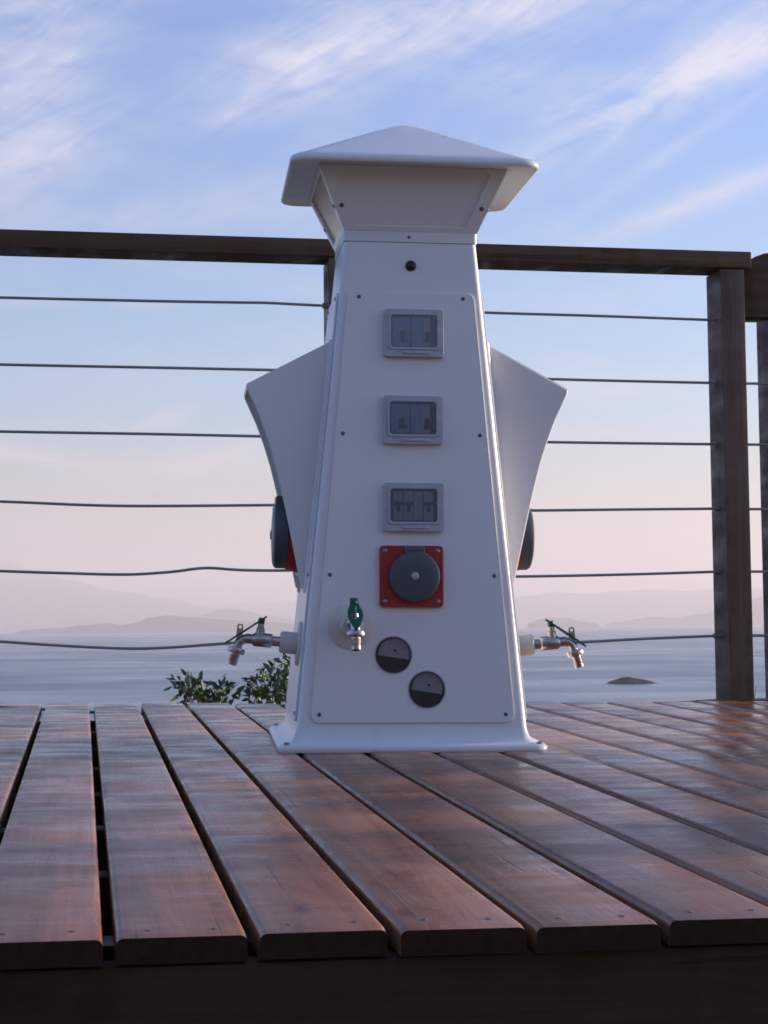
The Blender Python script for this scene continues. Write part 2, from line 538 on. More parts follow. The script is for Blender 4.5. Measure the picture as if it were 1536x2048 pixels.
def plank_mesh(f0, f1, r0, r1, jf, jb):
    """f0..f1: its width along the front edge, r0..r1 along the rear; local x is measured from the middle of the front end"""
    bm = bmesh.new()
    r = 0.0065
    fm = (f0 + f1) / 2
    sec = [(0, 0, -TH), (1, 0, -TH)]
    for k in range(5):
        a = rad(90 * k / 4)
        sec.append((1, -r + r * math.cos(a), -r + r * math.sin(a)))
    for k in range(5):
        a = rad(90 + 90 * k / 4)
        sec.append((0, r + r * math.cos(a), -r + r * math.sin(a)))
    rings = []
    for t in (0, 0.004, 1):
        ring = []
        for u, dx, z in sec:
            xf, xr = f0 + (f1 - f0) * u + dx, r0 + (r1 - r0) * u + dx
            ya, yb = line_y(fl, fr_, xf) + jf, line_y(bl, br, xr) + jb
            zz = z - (0.002 if (t == 0 and z > -0.012) else 0)
            ring.append(bm.verts.new((xf + (xr - xf) * t - fm, ya + (yb - ya) * t, zz)))
        rings.append(ring)
    n = len(sec)
    for a, b in zip(rings, rings[1:]):
        for k in range(n):
            bm.faces.new((a[k], a[(k + 1) % n], b[(k + 1) % n], b[k]))
    e0 = bm.faces.new(rings[0]); e0_ = bm.faces.new(rings[-1])
    e0.material_index = e0_.material_index = 1
    return bm

screw_bm = bmesh.new()
lathe(screw_bm, [(0, 0.0008), (0.0028, 0.0008), (0.0036, 0.0), (0.0036, -0.004)], 10)
screw_me = bpy.data.meshes.new('screw'); screw_bm.to_mesh(screw_me); screw_bm.free(); screw_me.materials.append(M['darkscrew'])
for i in range(-6, 25):
    h1, h2 = GAP / 2 + random.uniform(-0.001, 0.001), GAP / 2 + random.uniform(-0.001, 0.001)
    f0, f1 = na + nb * i + h1, na + nb * (i + 1) - h2
    r0, r1 = ra + rb * i + h1, ra + rb * (i + 1) - h2
    xc = (f0 + f1) / 2
    jf, jb = random.uniform(-0.004, 0.004), random.uniform(-0.012, 0.012)
    bm = plank_mesh(f0, f1, r0, r1, jf, jb)
    p = bm_obj('plank', bm, M['deck'], deck, Matrix.Translation((xc, 0, random.uniform(-0.0012, 0.0008))) @ Matrix.Rotation(random.uniform(-0.005, 0.005), 4, 'Y'), smooth=40)
    p.data.materials.append(M['endgrain'])
    if -3 <= i <= 9:
        for sx in (-0.027, 0.028):
            y = line_y(fl, fr_, xc + sx) + 0.028 + random.uniform(-0.004, 0.004)
            link('screw', screw_me, None, p, Matrix.Translation((sx + random.uniform(-.003, .003), y, 0)))
# joists under the boards and the fascia along the front
xa, xb = na - 6 * nb, na + 25 * nb
ang = math.atan2(fr_.y - fl.y, fr_.x - fl.x)
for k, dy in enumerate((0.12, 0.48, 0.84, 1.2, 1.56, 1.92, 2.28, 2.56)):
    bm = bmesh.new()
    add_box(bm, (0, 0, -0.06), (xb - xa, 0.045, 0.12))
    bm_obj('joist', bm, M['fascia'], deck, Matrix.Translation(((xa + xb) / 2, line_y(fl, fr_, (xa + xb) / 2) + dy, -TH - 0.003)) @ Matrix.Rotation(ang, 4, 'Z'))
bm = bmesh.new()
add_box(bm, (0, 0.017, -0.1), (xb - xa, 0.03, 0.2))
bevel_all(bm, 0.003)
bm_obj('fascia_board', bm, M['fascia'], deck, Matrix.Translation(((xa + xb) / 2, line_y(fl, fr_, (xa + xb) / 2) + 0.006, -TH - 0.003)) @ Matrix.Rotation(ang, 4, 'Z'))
for px_ in (-0.9, 0.35, 1.6):
    bm = bmesh.new()
    add_box(bm, (0, 0, -0.34), (0.09, 0.09, 0.5))
    for yy in (0.3, 2.3):
        b2 = bm.copy()
        bm_obj('support_post', b2, M['fascia'], deck, Matrix.Translation((px_, line_y(fl, fr_, px_) + yy, -0.14)))
    bm.free()

# ------------------------------------------------------------------ pedestal
H0, K = 0.206, 0.096
TH_T = math.atan(K)
yaw = rad(6.1)
DEPTH = 0.88                     # the body is a little shallower than it is wide
pz = Vector((0.017, -0.027, 1)).normalized()
pxv = Vector((math.cos(yaw), math.sin(yaw), 0))
pxv = (pxv - pz * pxv.dot(pz)).normalized()
pyv = pz.cross(pxv)
mid = (on_deck(552, 1507) + on_deck(1093, 1500)) / 2
PO = mid + pyv * 0.235 * DEPTH + pxv * 0.004
PO = PO - DN * (DN.dot(PO) + HC)
MP = Matrix.Translation(PO - pz * 0.0015) @ Matrix((pxv, pyv, pz)).transposed().to_4x4() @ Matrix.Diagonal((1, DEPTH, 1, 1))
ped = link('power_pedestal', None, m=MP)
tag(ped, 'white tapered service pedestal with hipped cap, sockets and taps on the timber deck', 'pedestal')

def hw(z):
    return H0 - K * z

ROT = {'front': 0, 'left': -90, 'right': 90, 'back': 180}
def face(side, x, z, off=0.0):
    """frame on a flank of the body: x along it, y up it, z out of it"""
    c, s = math.cos(TH_T), math.sin(TH_T)
    m = Matrix(((1, 0, 0, x), (0, s, -c, -hw(z)), (0, c, s, z), (0, 0, 0, 1)))
    return Matrix.Rotation(rad(ROT[side]), 4, 'Z') @ m @ Matrix.Translation((0, 0, off))

loops = []
for h, z, r in ((0.234, 0.0, 0.022), (0.2355, 0.004, 0.023), (0.2352, 0.009, 0.023), (0.232, 0.0125, 0.022), (0.226, 0.0135, 0.021),
                (0.2185, 0.0145, 0.02), (0.212, 0.018, 0.018), (0.2075, 0.024, 0.015), (0.2045, 0.032, 0.0135)):
    loops.append(rsq(h, h, r, z, 8))
for z in (0.042, 0.2, 0.5, 0.8, 0.9035):
    loops.append(rsq(hw(z), hw(z), 0.0125 - 0.003 * z, z, 8))
bm = bmesh.new()
loft(bm, loops)
body = bm_obj('body', bm, M['gel'], ped, Matrix(), smooth=50)
PORTS = ((-0.034, 0.166), (0.0245, 0.106))
cut = bmesh.new()
for x, z in PORTS:
    m4 = face('front', x, z)
    b = bmesh.ops.create_cone(cut, cap_ends=True, segments=40, radius1=0.0318, radius2=0.0318, depth=0.12, matrix=m4)
me = bpy.data.meshes.new('cut'); cut.to_mesh(me); cut.free()
co = link('cut', me)
md = body.modifiers.new('wells', 'BOOLEAN'); md.object = co; md.operation = 'DIFFERENCE'; md.solver = 'EXACT'
co.matrix_world = MP
bpy.context.view_layer.update()
ev = body.evaluated_get(bpy.context.evaluated_depsgraph_get())
nm = bpy.data.meshes.new_from_object(ev)
body.modifiers.clear()
body.data = nm
nm.shade_smooth(); nm.set_sharp_from_angle(angle=rad(50))
bpy.data.objects.remove(co); bpy.data.meshes.remove(me)
for sx in (-1, 1):
    for sy in (-1, 1):
        bm = bmesh.new(); lathe(bm, [(0, 0.0035), (0.004, 0.003), (0.006, 0.0)], 12)
        bm_obj('anchor_bolt', bm, M['steel'], ped, Matrix.Translation((sx * 0.2205, sy * 0.2205, 0.0142)), smooth=60)

def screw_head(parent, m, r=0.0038, mat='darkscrew'):
    bm = bmesh.new()
    lathe(bm, [(0, 0.0022), (r * 0.5, 0.002), (r * 0.9, 0.001), (r, -0.0005)], 12)
    return bm_obj('screw', bm, M[mat], parent, m, smooth=60)

def access_panel(side, holes, z0, z1, inset0, inset1, screws):
    zm = (z0 + z1) / 2
    c = 1 / math.cos(TH_T)
    pts = [(-(hw(z0) - inset0), (z0 - zm) * c), (hw(z0) - inset0, (z0 - zm) * c), (hw(z1) - inset1, (z1 - zm) * c), (-(hw(z1) - inset1), (z1 - zm) * c)]
    outer = rpoly(pts, 0.016)
    bm = bmesh.new()
    plate(bm, outer, [circle(x, (z - zm) * c, 0.0318, 40) for x, z in holes], 0.0, 0.004)
    p = bm_obj('access_panel', bm, M['gel'], ped, face(side, 0, zm, 0.0004), smooth=30)
    bv = p.modifiers.new('soft_edge', 'BEVEL'); bv.width = 0.0016; bv.segments = 3; bv.limit_method = 'ANGLE'; bv.angle_limit = rad(60)
    for x, z in screws:
        screw_head(p, Matrix.Translation((x, (z - zm) * c, 0.004)))
    return p
SCR = [(-0.094, 0.802), (0.094, 0.802), (-0.1225, 0.555), (0.1225, 0.555), (-0.1455, 0.305), (0.1455, 0.305), (-0.1635, 0.063), (0.1635, 0.063)]
front_panel = access_panel('front', PORTS, 0.049, 0.812, 0.0215, 0.0145, SCR)
for side in ('left', 'right', 'back'):
    access_panel(side, [], 0.049, 0.812, 0.0215, 0.0145, SCR if side == 'back' else SCR[:2] + SCR[4:])

# meters behind the two round windows
for x, z in PORTS:
    bm = bmesh.new()
    lathe(bm, [(0.0335, 0.0036), (0.0335, 0.0048), (0.0318, 0.0052), (0.0316, 0.0036)], 40)
    pw = bm_obj('meter_window', bm, M['frame'], ped, face('front', x, z, 0.001), smooth=50)
    bm = bmesh.new(); lathe(bm, [(0, -0.003), (0.0317, -0.003), (0.0317, -0.0018), (0, -0.0018)], 40)
    bm_obj('pane', bm, M['pane'], pw, Matrix())
    bm = bmesh.new(); lathe(bm, [(0, -0.046), (0.031, -0.046), (0.031, -0.043), (0, -0.043)], 40)
    bm_obj('well_back', bm, M['recess'], pw, Matrix())
    rt = Matrix.Rotation(rad(-8), 4, 'Z')
    bm = bmesh.new()
    lathe(bm, [(0, -0.0085), (0.0275, -0.0085), (0.0275, -0.026), (0, -0.026)], 36)
    bm_obj('dial', bm, M['dial'], pw, Matrix.Translation((0.002, 0.004, 0)) @ Matrix.Rotation(rad(-6), 4, 'X'), smooth=40)
    bm = bmesh.new()
    add_box(bm, (0.0, -0.022, -0.0145), (0.054, 0.037, 0.022)); bevel_all(bm, 0.003)
    bm_obj('meter_lid', bm, M['brassdark'], pw, rt, smooth=40)
    bm = bmesh.new(); lathe(bm, [(0, -0.0165), (0.0022, -0.0165), (0.0022, -0.02)], 10)
    bm_obj('dial_pin', bm, M['toggle'], pw, Matrix.Translation((0.004, 0.008, 0.0125)))

# breaker windows
def breaker_window(x, z, kind):
    W, H = 0.1065, 0.086
    bm = bmesh.new()
    outer = rpoly([(-W / 2, -H / 2), (W / 2, -H / 2), (W / 2, H / 2), (-W / 2, H / 2)], 0.006)
    inner = rpoly([(-0.043, -0.028), (0.043, -0.028), (0.043, 0.034), (-0.043, 0.034)], 0.007)[::-1]
    plate(bm, outer, [inner], 0.0, 0.012)
    p = bm_obj('breaker_window', bm, M['frame'], ped, face('front', x, z, 0.0045), smooth=30)
    bv = p.modifiers.new('soft_edge', 'BEVEL'); bv.width = 0.0025; bv.segments = 3; bv.limit_method = 'ANGLE'; bv.angle_limit = rad(60)
    bm = bmesh.new(); add_box(bm, (0, 0.003, 0.0012), (0.0855, 0.0615, 0.001))
    bm_obj('backing', bm, M['recess'], p, Matrix())
    bm = bmesh.new()
    plate(bm, rpoly([(-0.0455, -0.0305), (0.0455, -0.0305), (0.0455, 0.0365), (-0.0455, 0.0365)], 0.008), [rpoly([(-0.0415, -0.0265), (0.0415, -0.0265), (0.0415, 0.0325), (-0.0415, 0.0325)], 0.006)[::-1]], 0.0122, 0.0145)
    bm_obj('lid_rim', bm, M['frame'], p, Matrix(), smooth=30)
    bm = bmesh.new(); add_box(bm, (0, 0.003, 0.0128), (0.083, 0.059, 0.0008))
    bm_obj('pane', bm, M['hazypane'], p, Matrix())
    bm = bmesh.new(); add_box(bm, (0.004, -0.0355, 0.0125), (0.05, 0.006, 0.004)); bevel_all(bm, 0.0014)
    bm_obj('latch', bm, M['frame'], p, Matrix(), smooth=40)
    if kind == 'three':
        blocks = [(-0.027, 0.017, 'breaker', 1), (-0.0085, 0.017, 'breaker', 1), (0.0085, 0.015, 'breaker', 0), (0.027, 0.017, 'breaker', 1)]
    else:
        blocks = [(-0.022, 0.032, 'bluebreaker', 2), (0.006, 0.02, 'bluebreaker', 0), (0.0235, 0.014, 'breaker', 2)]
    for bx, bw, bmn, tg in blocks:
        bm = bmesh.new(); add_box(bm, (bx, 0.003, 0.004), (bw, 0.052, 0.005)); bevel_all(bm, 0.0008)
        q = bm_obj('breaker', bm, M[bmn], p, Matrix(), smooth=40)
        if tg == 1:
            bm = bmesh.new(); add_box(bm, (bx, 0.007, 0.0072), (bw * 0.95, 0.006, 0.0016)); add_box(bm, (bx, -0.002, 0.0082), (0.006, 0.013, 0.0035))
            bm_obj('toggle', bm, M['toggle'], p, Matrix())
        elif tg == 2:
            bm = bmesh.new(); add_box(bm, (bx + 0.002, -0.006, 0.0076), (0.009, 0.019, 0.003)); add_box(bm, (bx + 0.004, -0.012, 0.0072), (0.016, 0.006, 0.002))
            bm_obj('toggle', bm, M['toggle'], p, Matrix())
breaker_window(0.0035, 0.7355, 'two')
breaker_window(0.001, 0.579, 'two')
breaker_window(0.0015, 0.424, 'three')

# sockets: red plate, round spring cap
def socket(side, x, z, s, house, zc_off=0.0045):
    m = face(side, x, z, zc_off)
    bm = bmesh.new()
    W, H = 0.112 * s, 0.108 * s
    plate(bm, rpoly([(-W / 2, -H / 2), (W / 2, -H / 2), (W / 2, H / 2), (-W / 2, H / 2)], 0.007 * s), [], 0.0, 0.009 * s)
    if house > 0.01:
        lathe(bm, [(0.05 * s, 0.008 * s), (0.047 * s, house), (0, house)], 32)
    p = bm_obj('power_socket', bm, M['red'], ped, m, smooth=40)
    bv = p.modifiers.new('soft_edge', 'BEVEL'); bv.width = 0.0025; bv.segments = 3; bv.limit_method = 'ANGLE'; bv.angle_limit = rad(60)
    for sx in (-1, 1):
        for sy in (-1, 1):
            screw_head(p, Matrix.Translation((sx * (W / 2 - 0.0095 * s), sy * (H / 2 - 0.0095 * s), 0.009 * s)), 0.0045 * s, 'steel')
    b0 = max(house, 0.009 * s)
    R0 = 0.0445 * s
    t = 0.019 * s if house < 0.01 else 0.03
    bm = bmesh.new()
    prof = [(R0 * 0.97, 0.001), (R0, t * 0.1), (R0, t * 0.72), (R0 * 0.96, t * 0.88), (R0 * 0.86, t * 0.97), (0.02 * s, t * 1.03), (0, t * 1.04)]
    lathe(bm, prof, 48)
    for v in bm.verts:                                    # ribbed rim
        rr = math.hypot(v.co.x, v.co.y)
        if rr > R0 * 0.95:
            a = math.atan2(v.co.y, v.co.x)
            k = 1 + 0.012 * math.cos(a * 24)
            v.co.x *= k; v.co.y *= k
    tilt = Matrix.Translation((0.004 * s if house < .01 else 0, -0.001, b0)) @ Matrix.Rotation(rad(1.5 if house < .01 else 5), 4, 'X')
    cap = bm_obj('socket_cap', bm, M['grey'], p, tilt, smooth=35)
    bm = bmesh.new()
    add_box(bm, (0.0, R0 * 0.98, t * 0.5), (0.036 * s, 0.018 * s, t * 0.7)); bevel_all(bm, 0.004 * s)
    bm_obj('hinge', bm, M['grey'], p, tilt, smooth=40)
    bm = bmesh.new(); lathe(bm, [(0, t * 1.04 + 0.003), (0.005 * s, t * 1.04 + 0.0025), (0.0068 * s, t * 1.04 + 0.001), (0.0068 * s, t)], 20)
    bm_obj('cap_boss', bm, M['lightgrey'], p, tilt, smooth=50)
socket('front', -0.0025, 0.3025, 1.0, 0.0)
for side in ('left', 'right'):
    socket(side, 0.0, 0.375, 1.36, 0.036)

# hoods over the side sockets: two cheeks and a sloping roof, open outwards and below
def hood(side):
    prof = [(0.146, 0.722), (0.292, 0.645), (0.2905, 0.636), (0.284, 0.622), (0.268, 0.587), (0.254, 0.549), (0.2415, 0.509), (0.2315, 0.469),
            (0.2215, 0.426), (0.211, 0.376), (0.2005, 0.325), (0.192, 0.283), (0.186, 0.277)]
    inner = [(hw(z) - 0.002, z) for z in (0.277, 0.40, 0.55, 0.722)]
    s = -1 if side == 'left' else 1
    d0, t = 0.103, 0.006
    root = None
    for y0, y1 in ((-d0, -d0 + t), (d0 - t, d0)):
        bm = bmesh.new()
        pts = [(s * x, z) for x, z in prof + inner]
        a = [bm.verts.new((x, y0, z)) for x, z in pts]
        b = [bm.verts.new((x, y1, z)) for x, z in pts]
        n = len(a)
        bm.faces.new(a); bm.faces.new(b)
        for k in range(n):
            bm.faces.new((a[k], a[(k + 1) % n], b[(k + 1) % n], b[k]))
        o = bm_obj('cheek', bm, M['gel'], root if root else ped, Matrix(), smooth=30)
        bv = o.modifiers.new('soft_edge', 'BEVEL'); bv.width = 0.002; bv.segments = 2; bv.limit_method = 'ANGLE'; bv.angle_limit = rad(50)
        if root is None:
            o.name = 'socket_hood'; root = o
    bm = bmesh.new()
    lo = [(0.134, 0.722), (0.290, 0.6395), (0.292, 0.645), (0.134, 0.7285)]
    a = [bm.verts.new((s * x, -d0 + 0.001, z + 0.0006)) for x, z in lo]
    b = [bm.verts.new((s * x, d0 - 0.001, z + 0.0006)) for x, z in lo]
    bm.faces.new(a); bm.faces.new(b)
    for k in range(4):
        bm.faces.new((a[k], a[(k + 1) % 4], b[(k + 1) % 4], b[k]))
    bm_obj('hood_roof', bm, M['gel'], root, Matrix(), smooth=30)
    bm = bmesh.new()                                       # mounting flange round the hood
    for y in (-d0 - 0.004, d0 + 0.004):
        pts = [(s * (hw(z) + 0.0045), y, z) for z in (0.272, 0.727)]
        tube(bm, pts, 0.0045, 8)
    bm_obj('hood_flange', bm, M['gel'], root, Matrix(), smooth=60)
hood('left'); hood('right')

# push button
bm = bmesh.new(); lathe(bm, [(0, 0.009), (0.005, 0.0085), (0.0078, 0.006), (0.0085, 0.003), (0.0098, 0.0025), (0.0098, -0.001)], 24)
bm_obj('push_button', bm, M['black'], ped, face('front', 0.0, 0.861), smooth=50)

# taps
def tap(side, x, z, rosette):
    m = face(side, x, z, 0.0)
    # frame: y up the wall, z outwards; level the tap a little
    bm = bmesh.new()
    tube(bm, [(0, 0, 0.034), (0, 0, 0.054)], 0.009, 16)
    lathe(bm, [(0, .0535), (0.0098, 0.0535), (0.0125, 0.0565), (0.0125, 0.085), (0.0098, 0.089), (0, .089)], 8)
    path = [(0, 0, 0.088), (0, 0, 0.098), (0, -0.002, 0.106), (0, -0.007, 0.1115), (0, -0.014, 0.114), (0, -0.02, 0.1155)]
    tube(bm, path, [0.0088, 0.0088, 0.0086, 0.0083, 0.008, 0.008], 16)
    tube(bm, [(0, 0.008, 0.0765), (0, 0.02, 0.0765), (0, 0.0215, 0.0765), (0, 0.03, 0.0765)], [0.0085, 0.0075, 0.0058, 0.0055], 14)
    body_ = bm_obj('water_tap', bm, M['chrome'], ped, m, smooth=40)
    bm = bmesh.new()
    lathe(bm, [(0, 0.036), (0.0165, 0.036), (0.0195, 0.033), (0.0195, 0.006), (0, 0.006)], 12 if not rosette else 24)
    lathe(bm, [(0, 0.006), (0.037, 0.0055), (0.0395, 0.0035), (0.0395, -0.001), (0, -.001)], 36)
    bm_obj('collar', bm, M['nylon'], body_, Matrix.Translation((0, 0, 0.0045)), smooth=40)
    # padlock tab with a ring
    bm = bmesh.new()
    plate(bm, rpoly([(-0.0055, -0.004), (0.0055, -0.004), (0.0055, 0.023), (-0.0055, 0.023)], 0.0052), [circle(0, 0.0175, 0.0029, 12)[::-1]], -0.0012, 0.0012)
    bm_obj('padlock_tab', bm, M['chrome'], body_, Matrix.Translation((0.0, 0.002, 0.113)) @ Matrix.Rotation(rad(90), 4, 'Y'), smooth=40)
    # nut and hose tail
    d = Vector((0, -1, 0.2)).normalized()
    q = d.to_track_quat('Z', 'X').to_matrix().to_4x4()
    mm = Matrix.Translation((0, -0.017, 0.1148)) @ q
    bm = bmesh.new(); lathe(bm, [(0.007, 0), (0.0148, 0.0005), (0.0158, 0.0025), (0.0158, 0.0085), (0.0148, 0.0105), (0, 0.0105)], 20)
    bm_obj('nut', bm, M['chrome'], body_, mm, smooth=40)
    bm = bmesh.new()
    lathe(bm, [(0.0086, 0.010), (0.0086, 0.014), (0.0078, 0.0165), (0.0088, 0.017), (0.0078, 0.0215), (0.0088, 0.022), (0.0078, 0.0265), (0.0088, 0.027), (0.0082, 0.0325), (0.0062, 0.0325), (0.006, 0.018), (0, 0.018)], 20)
    bm_obj('hose_tail', bm, M['chrome'], body_, mm, smooth=35)
    # lever: a tapering strip with an oval eye
    bm = bmesh.new()
    out = [(-0.0065, -0.004), (0.0065, -0.004), (0.0078, 0.018), (0.0128, 0.036), (0.0132, 0.05), (0.0105, 0.064), (0.0062, 0.078), (0.003, 0.0845),
           (-0.003, 0.0845), (-0.0062, 0.078), (-0.0105, 0.064), (-0.0132, 0.05), (-0.0128, 0.036), (-0.0078, 0.018)]
    eye = [(0.0062 * math.cos(a), 0.049 + 0.0135 * math.sin(a)) for a in [2 * PI * k / 16 for k in range(16)]][::-1]
    plate(bm, out, [eye], -0.0015, 0.0015)
    # along the strip: outwards and down from the stem
    la = Vector((0, -0.052, 0.0655)).normalized()
    lx = Vector((1, 0, 0))
    lz = lx.cross(la)
    ml = Matrix.Translation((0, 0.040, 0.071)) @ Matrix((lx, la, lz)).transposed().to_4x4()
    bm_obj('lever', bm, M['green'], body_, ml, smooth=30)
    bm = bmesh.new(); tube(bm, [(0, 0.029, 0.0765), (0, 0.0345, 0.0765), (0, 0.039, 0.0755)], [0.006, 0.0065, 0.005], 10)
    bm_obj('stem_cap', bm, M['green'], body_, Matrix(), smooth=40)
tap('front', -0.109, 0.216, True)
tap('left', 0.1, 0.182, False)
tap('right', -0.1, 0.178, False)

# lantern: flared frame with four panes
def lantern():
    zb, z1, z2 = 0.9045, 0.923, 1.0315
    h1, h2 = 0.1205, 0.169
    def pos(side, x, z, inset=0.0):
        h = h1 if z <= z1 else h1 + (h2 - h1) * (z - z1) / (z2 - z1)
        nv = Vector((0, -(z2 - z1), -(h2 - h1))).normalized() if z > z1 - 1e-6 else Vector((0, -1, 0))
        p = Vector((x, -h, z)) - nv * inset
        return Matrix.Rotation(rad(ROT[side]), 3, 'Z') @ p
    bm = bmesh.new()
    loft(bm, [rsq(h1, h1, 0.006, zb, 3), rsq(h1, h1, 0.006, z1 - 0.0005, 3)])
    lower = bm_obj('lantern', bm, M['gel'], ped, Matrix(), smooth=40)
    screw_head(lower, Matrix.Translation((-0.003, -h1, (zb + z1) / 2)) @ Matrix.Rotation(rad(90), 4, 'X'), 0.003)
    for side in ('front', 'left', 'back', 'right'):
        def W(z): return h1 + (h2 - h1) * (z - z1) / (z2 - z1)
        zi0, zi1 = z1 + 0.009, z2 - 0.009
        out = [(-W(z1), z1), (W(z1), z1), (W(z2), z2), (-W(z2), z2)]
        inn = [(-W(zi0) + 0.024, zi0), (W(zi0) - 0.024, zi0), (W(zi1) - 0.026, zi1), (-W(zi1) + 0.026, zi1)]
        bm = bmesh.new()
        def ring(pts, inset): return [bm.verts.new(pos(side, x, z, inset)) for x, z in pts]
        O0, I0, I1 = ring(out, 0.0), ring(inn, 0.0), ring(inn, 0.007)
        out_in = [(-W(z1) + 0.007, z1), (W(z1) - 0.007, z1), (W(z2) - 0.007, z2), (-W(z2) + 0.007, z2)]
        O1 = ring(out_in, 0.007)
        for k in range(4):
            j = (k + 1) % 4
            bm.faces.new((O0[k], O0[j], I0[j], I0[k]))
            bm.faces.new((I0[k], I0[j], I1[j], I1[k]))
            bm.faces.new((I1[k], I1[j], O1[j], O1[k]))
            bm.faces.new((O1[k], O1[j], O0[j], O0[k]))
        bm_obj('lantern_frame', bm, M['gel'], lower, Matrix())
        bm = bmesh.new()
        pp = [(-W(zi0) + 0.0235, zi0 - 0.0005), (W(zi0) - 0.0235, zi0 - 0.0005), (W(zi1) - 0.0255, zi1 + 0.0005), (-W(zi1) + 0.0255, zi1 + 0.0005)]
        A, B = ring(pp, 0.0045), ring(pp, 0.0062)
        bm.faces.new(A); bm.faces.new(B)
        for k in range(4):
            j = (k + 1) % 4
            bm.faces.new((A[k], A[j], B[j], B[k]))
        bm_obj('lantern_pane', bm, M['gel'] if side in ('front', 'back') else M['frost'], lower, Matrix())
        zs = z1 + 0.042
        for sx in (-1, 1):
            p = pos(side, sx * (W(zs) - 0.013), zs)
            nv = Matrix.Rotation(rad(ROT[side]), 3, 'Z') @ Vector((0, -(z2 - z1), -(h2 - h1))).normalized()
            screw_head(lower, Matrix.Translation(p) @ nv.to_track_quat('Z', 'X').to_matrix().to_4x4(), 0.0044)
lantern()

# hipped cap
bm = bmesh.new()
RL = []
for h, z, r in ((0.17, 1.0325, 0.02), (0.205, 1.0315, 0.028), (0.2135, 1.0285, 0.03), (0.2185, 1.0275, 0.032), (0.2205, 1.029, 0.034), (0.222, 1.0325, 0.035),
                (0.221, 1.0375, 0.035), (0.216, 1.0425, 0.034), (0.205, 1.0475, 0.032), (0.18, 1.0595, 0.027), (0.12, 1.0895, 0.02), (0.06, 1.1195, 0.014), (0.025, 1.136, 0.009), (0.006, 1.143, 0.004)):
    RL.append(rsq(h, h, r, z, 8))
loft(bm, RL)
bm_obj('cap_roof', bm, M['gel'], ped, Matrix(), smooth=180)

# ------------------------------------------------------------------ railing
RYAW = rad(9.0)
rt = Vector((math.cos(RYAW), math.sin(RYAW), 0)); rt = (rt - DN * rt.dot(DN)).normalized()
rn = Vector((-math.sin(RYAW), math.cos(RYAW), 0))
d = ray(1503, 503); R_END = d * (4.30 / d.y)             # top front corner of the handrail's end
def rail_point(px, py, back=0.0):
    """the point of the railing's upright plane (set back from its face) behind a pixel"""
    d = ray(px, py)
    P0 = R_END + rn * back
    return d * (P0.dot(rn) / d.dot(rn))
MR = Matrix.Translation(Vector((R_END.x, R_END.y, on_deck(1460, 1402).z)))
rail = link('cable_railing', None, m=MR)
tag(rail, 'dark timber railing with sagging steel cables behind the white pedestal', 'railing')
RI = MR.inverted()
def rail_frame(p):
    zc_ = rt.cross(rn).normalized()
    yv = zc_.cross(rt).normalized()
    return RI @ (Matrix.Translation(p) @ Matrix((rt, yv, zc_)).transposed().to_4x4())
LEN = 2.9
bm = bmesh.new(); add_box(bm, (-LEN / 2, 0.055, -0.021), (LEN, 0.11, 0.042)); bevel_all(bm, 0.004)
bm_obj('handrail', bm, M['rail'], rail, rail_frame(R_END), smooth=40)
def post(px_left, px_right, w, dp, ztop_sub, parent, inv, back=0.004):
    P = rail_point((px_left + px_right) / 2, 1000, back)
    top = (R_END + rt * ((P - R_END).dot(rt))).z - ztop_sub
    bot = -0.20 - 0.55
    bm = bmesh.new(); add_box(bm, (0, dp / 2, 0), (w, dp, top - bot)); bevel_all(bm, 0.003)
    mm = Matrix.Translation((P.x, P.y, (top + bot) / 2)) @ Matrix.Rotation(RYAW, 4, 'Z')
    return bm_obj('post', bm, M['post'], parent, inv @ mm, smooth=40)
post(1450, 1501, 0.062, 0.105, 0.044, rail, RI)
post(662, 713, 0.062, 0.105, 0.044, rail, RI)
CABLES = [[(-330, 586), (0, 595), (300, 602), (480, 605), (540, 606), (660, 612), (965, 625), (1200, 632), (1475, 642)],
          [(-330, 720), (0, 729), (300, 735), (540, 740), (660, 743), (1095, 758), (1475, 767)],
          [(-330, 856), (0, 863), (300, 868), (540, 873), (660, 875), (1085, 884), (1475, 889)],
          [(-330, 993), (0, 1003), (170, 1010), (300, 1012), (560, 1010), (680, 1008), (860, 1021), (1055, 1021), (1250, 1019), (1475, 1017)],
          [(-330, 1130), (0, 1142), (120, 1146), (250, 1149), (340, 1144), (410, 1136), (480, 1140), (560, 1141), (680, 1139), (860, 1153), (1035, 1153), (1250, 1149), (1475, 1142)],
          [(-330, 1262), (0, 1283), (120, 1291), (250, 1297), (340, 1295), (450, 1287), (680, 1272), (860, 1292), (1000, 1292), (1170, 1284), (1300, 1277), (1475, 1270)],
          [(-330, 1400), (0, 1414), (330, 1428), (680, 1405), (1000, 1424), (1475, 1398)]]
def smooth_path(pts, n=5):
    out = []
    P = [pts[0]] + pts + [pts[-1]]
    for i in range(1, len(P) - 2):
        p0, p1, p2, p3 = (Vector(q) for q in P[i - 1:i + 3])
        for k in range(n):
            u = k / n
            out.append(0.5 * ((2 * p1) + (p2 - p0) * u + (2 * p0 - 5 * p1 + 4 * p2 - p3) * u * u + (3 * p1 - p0 - 3 * p2 + p3) * u ** 3))
    out.append(Vector(pts[-1]))
    return out
for c in CABLES:
    pts = [RI @ rail_point(q.x, q.y, 0.055) for q in smooth_path(c)]
    bm = bmesh.new(); tube(bm, pts, 0.0034, 8)
    bm_obj('cable', bm, M['cable'], rail, Matrix(), smooth=60)

for px_ in (1437, 655):
    for c in CABLES[:6]:
        yy = np.interp(px_, [q[0] for q in c], [q[1] for q in c])
        P = RI @ rail_point(px_, float(yy), 0.055)
        bm = bmesh.new(); tube(bm, [P - rt * 0.012, P + rt * 0.03], 0.0068, 10)
        bm_obj('ferrule', bm, M['cable'], rail, Matrix(), smooth=60)

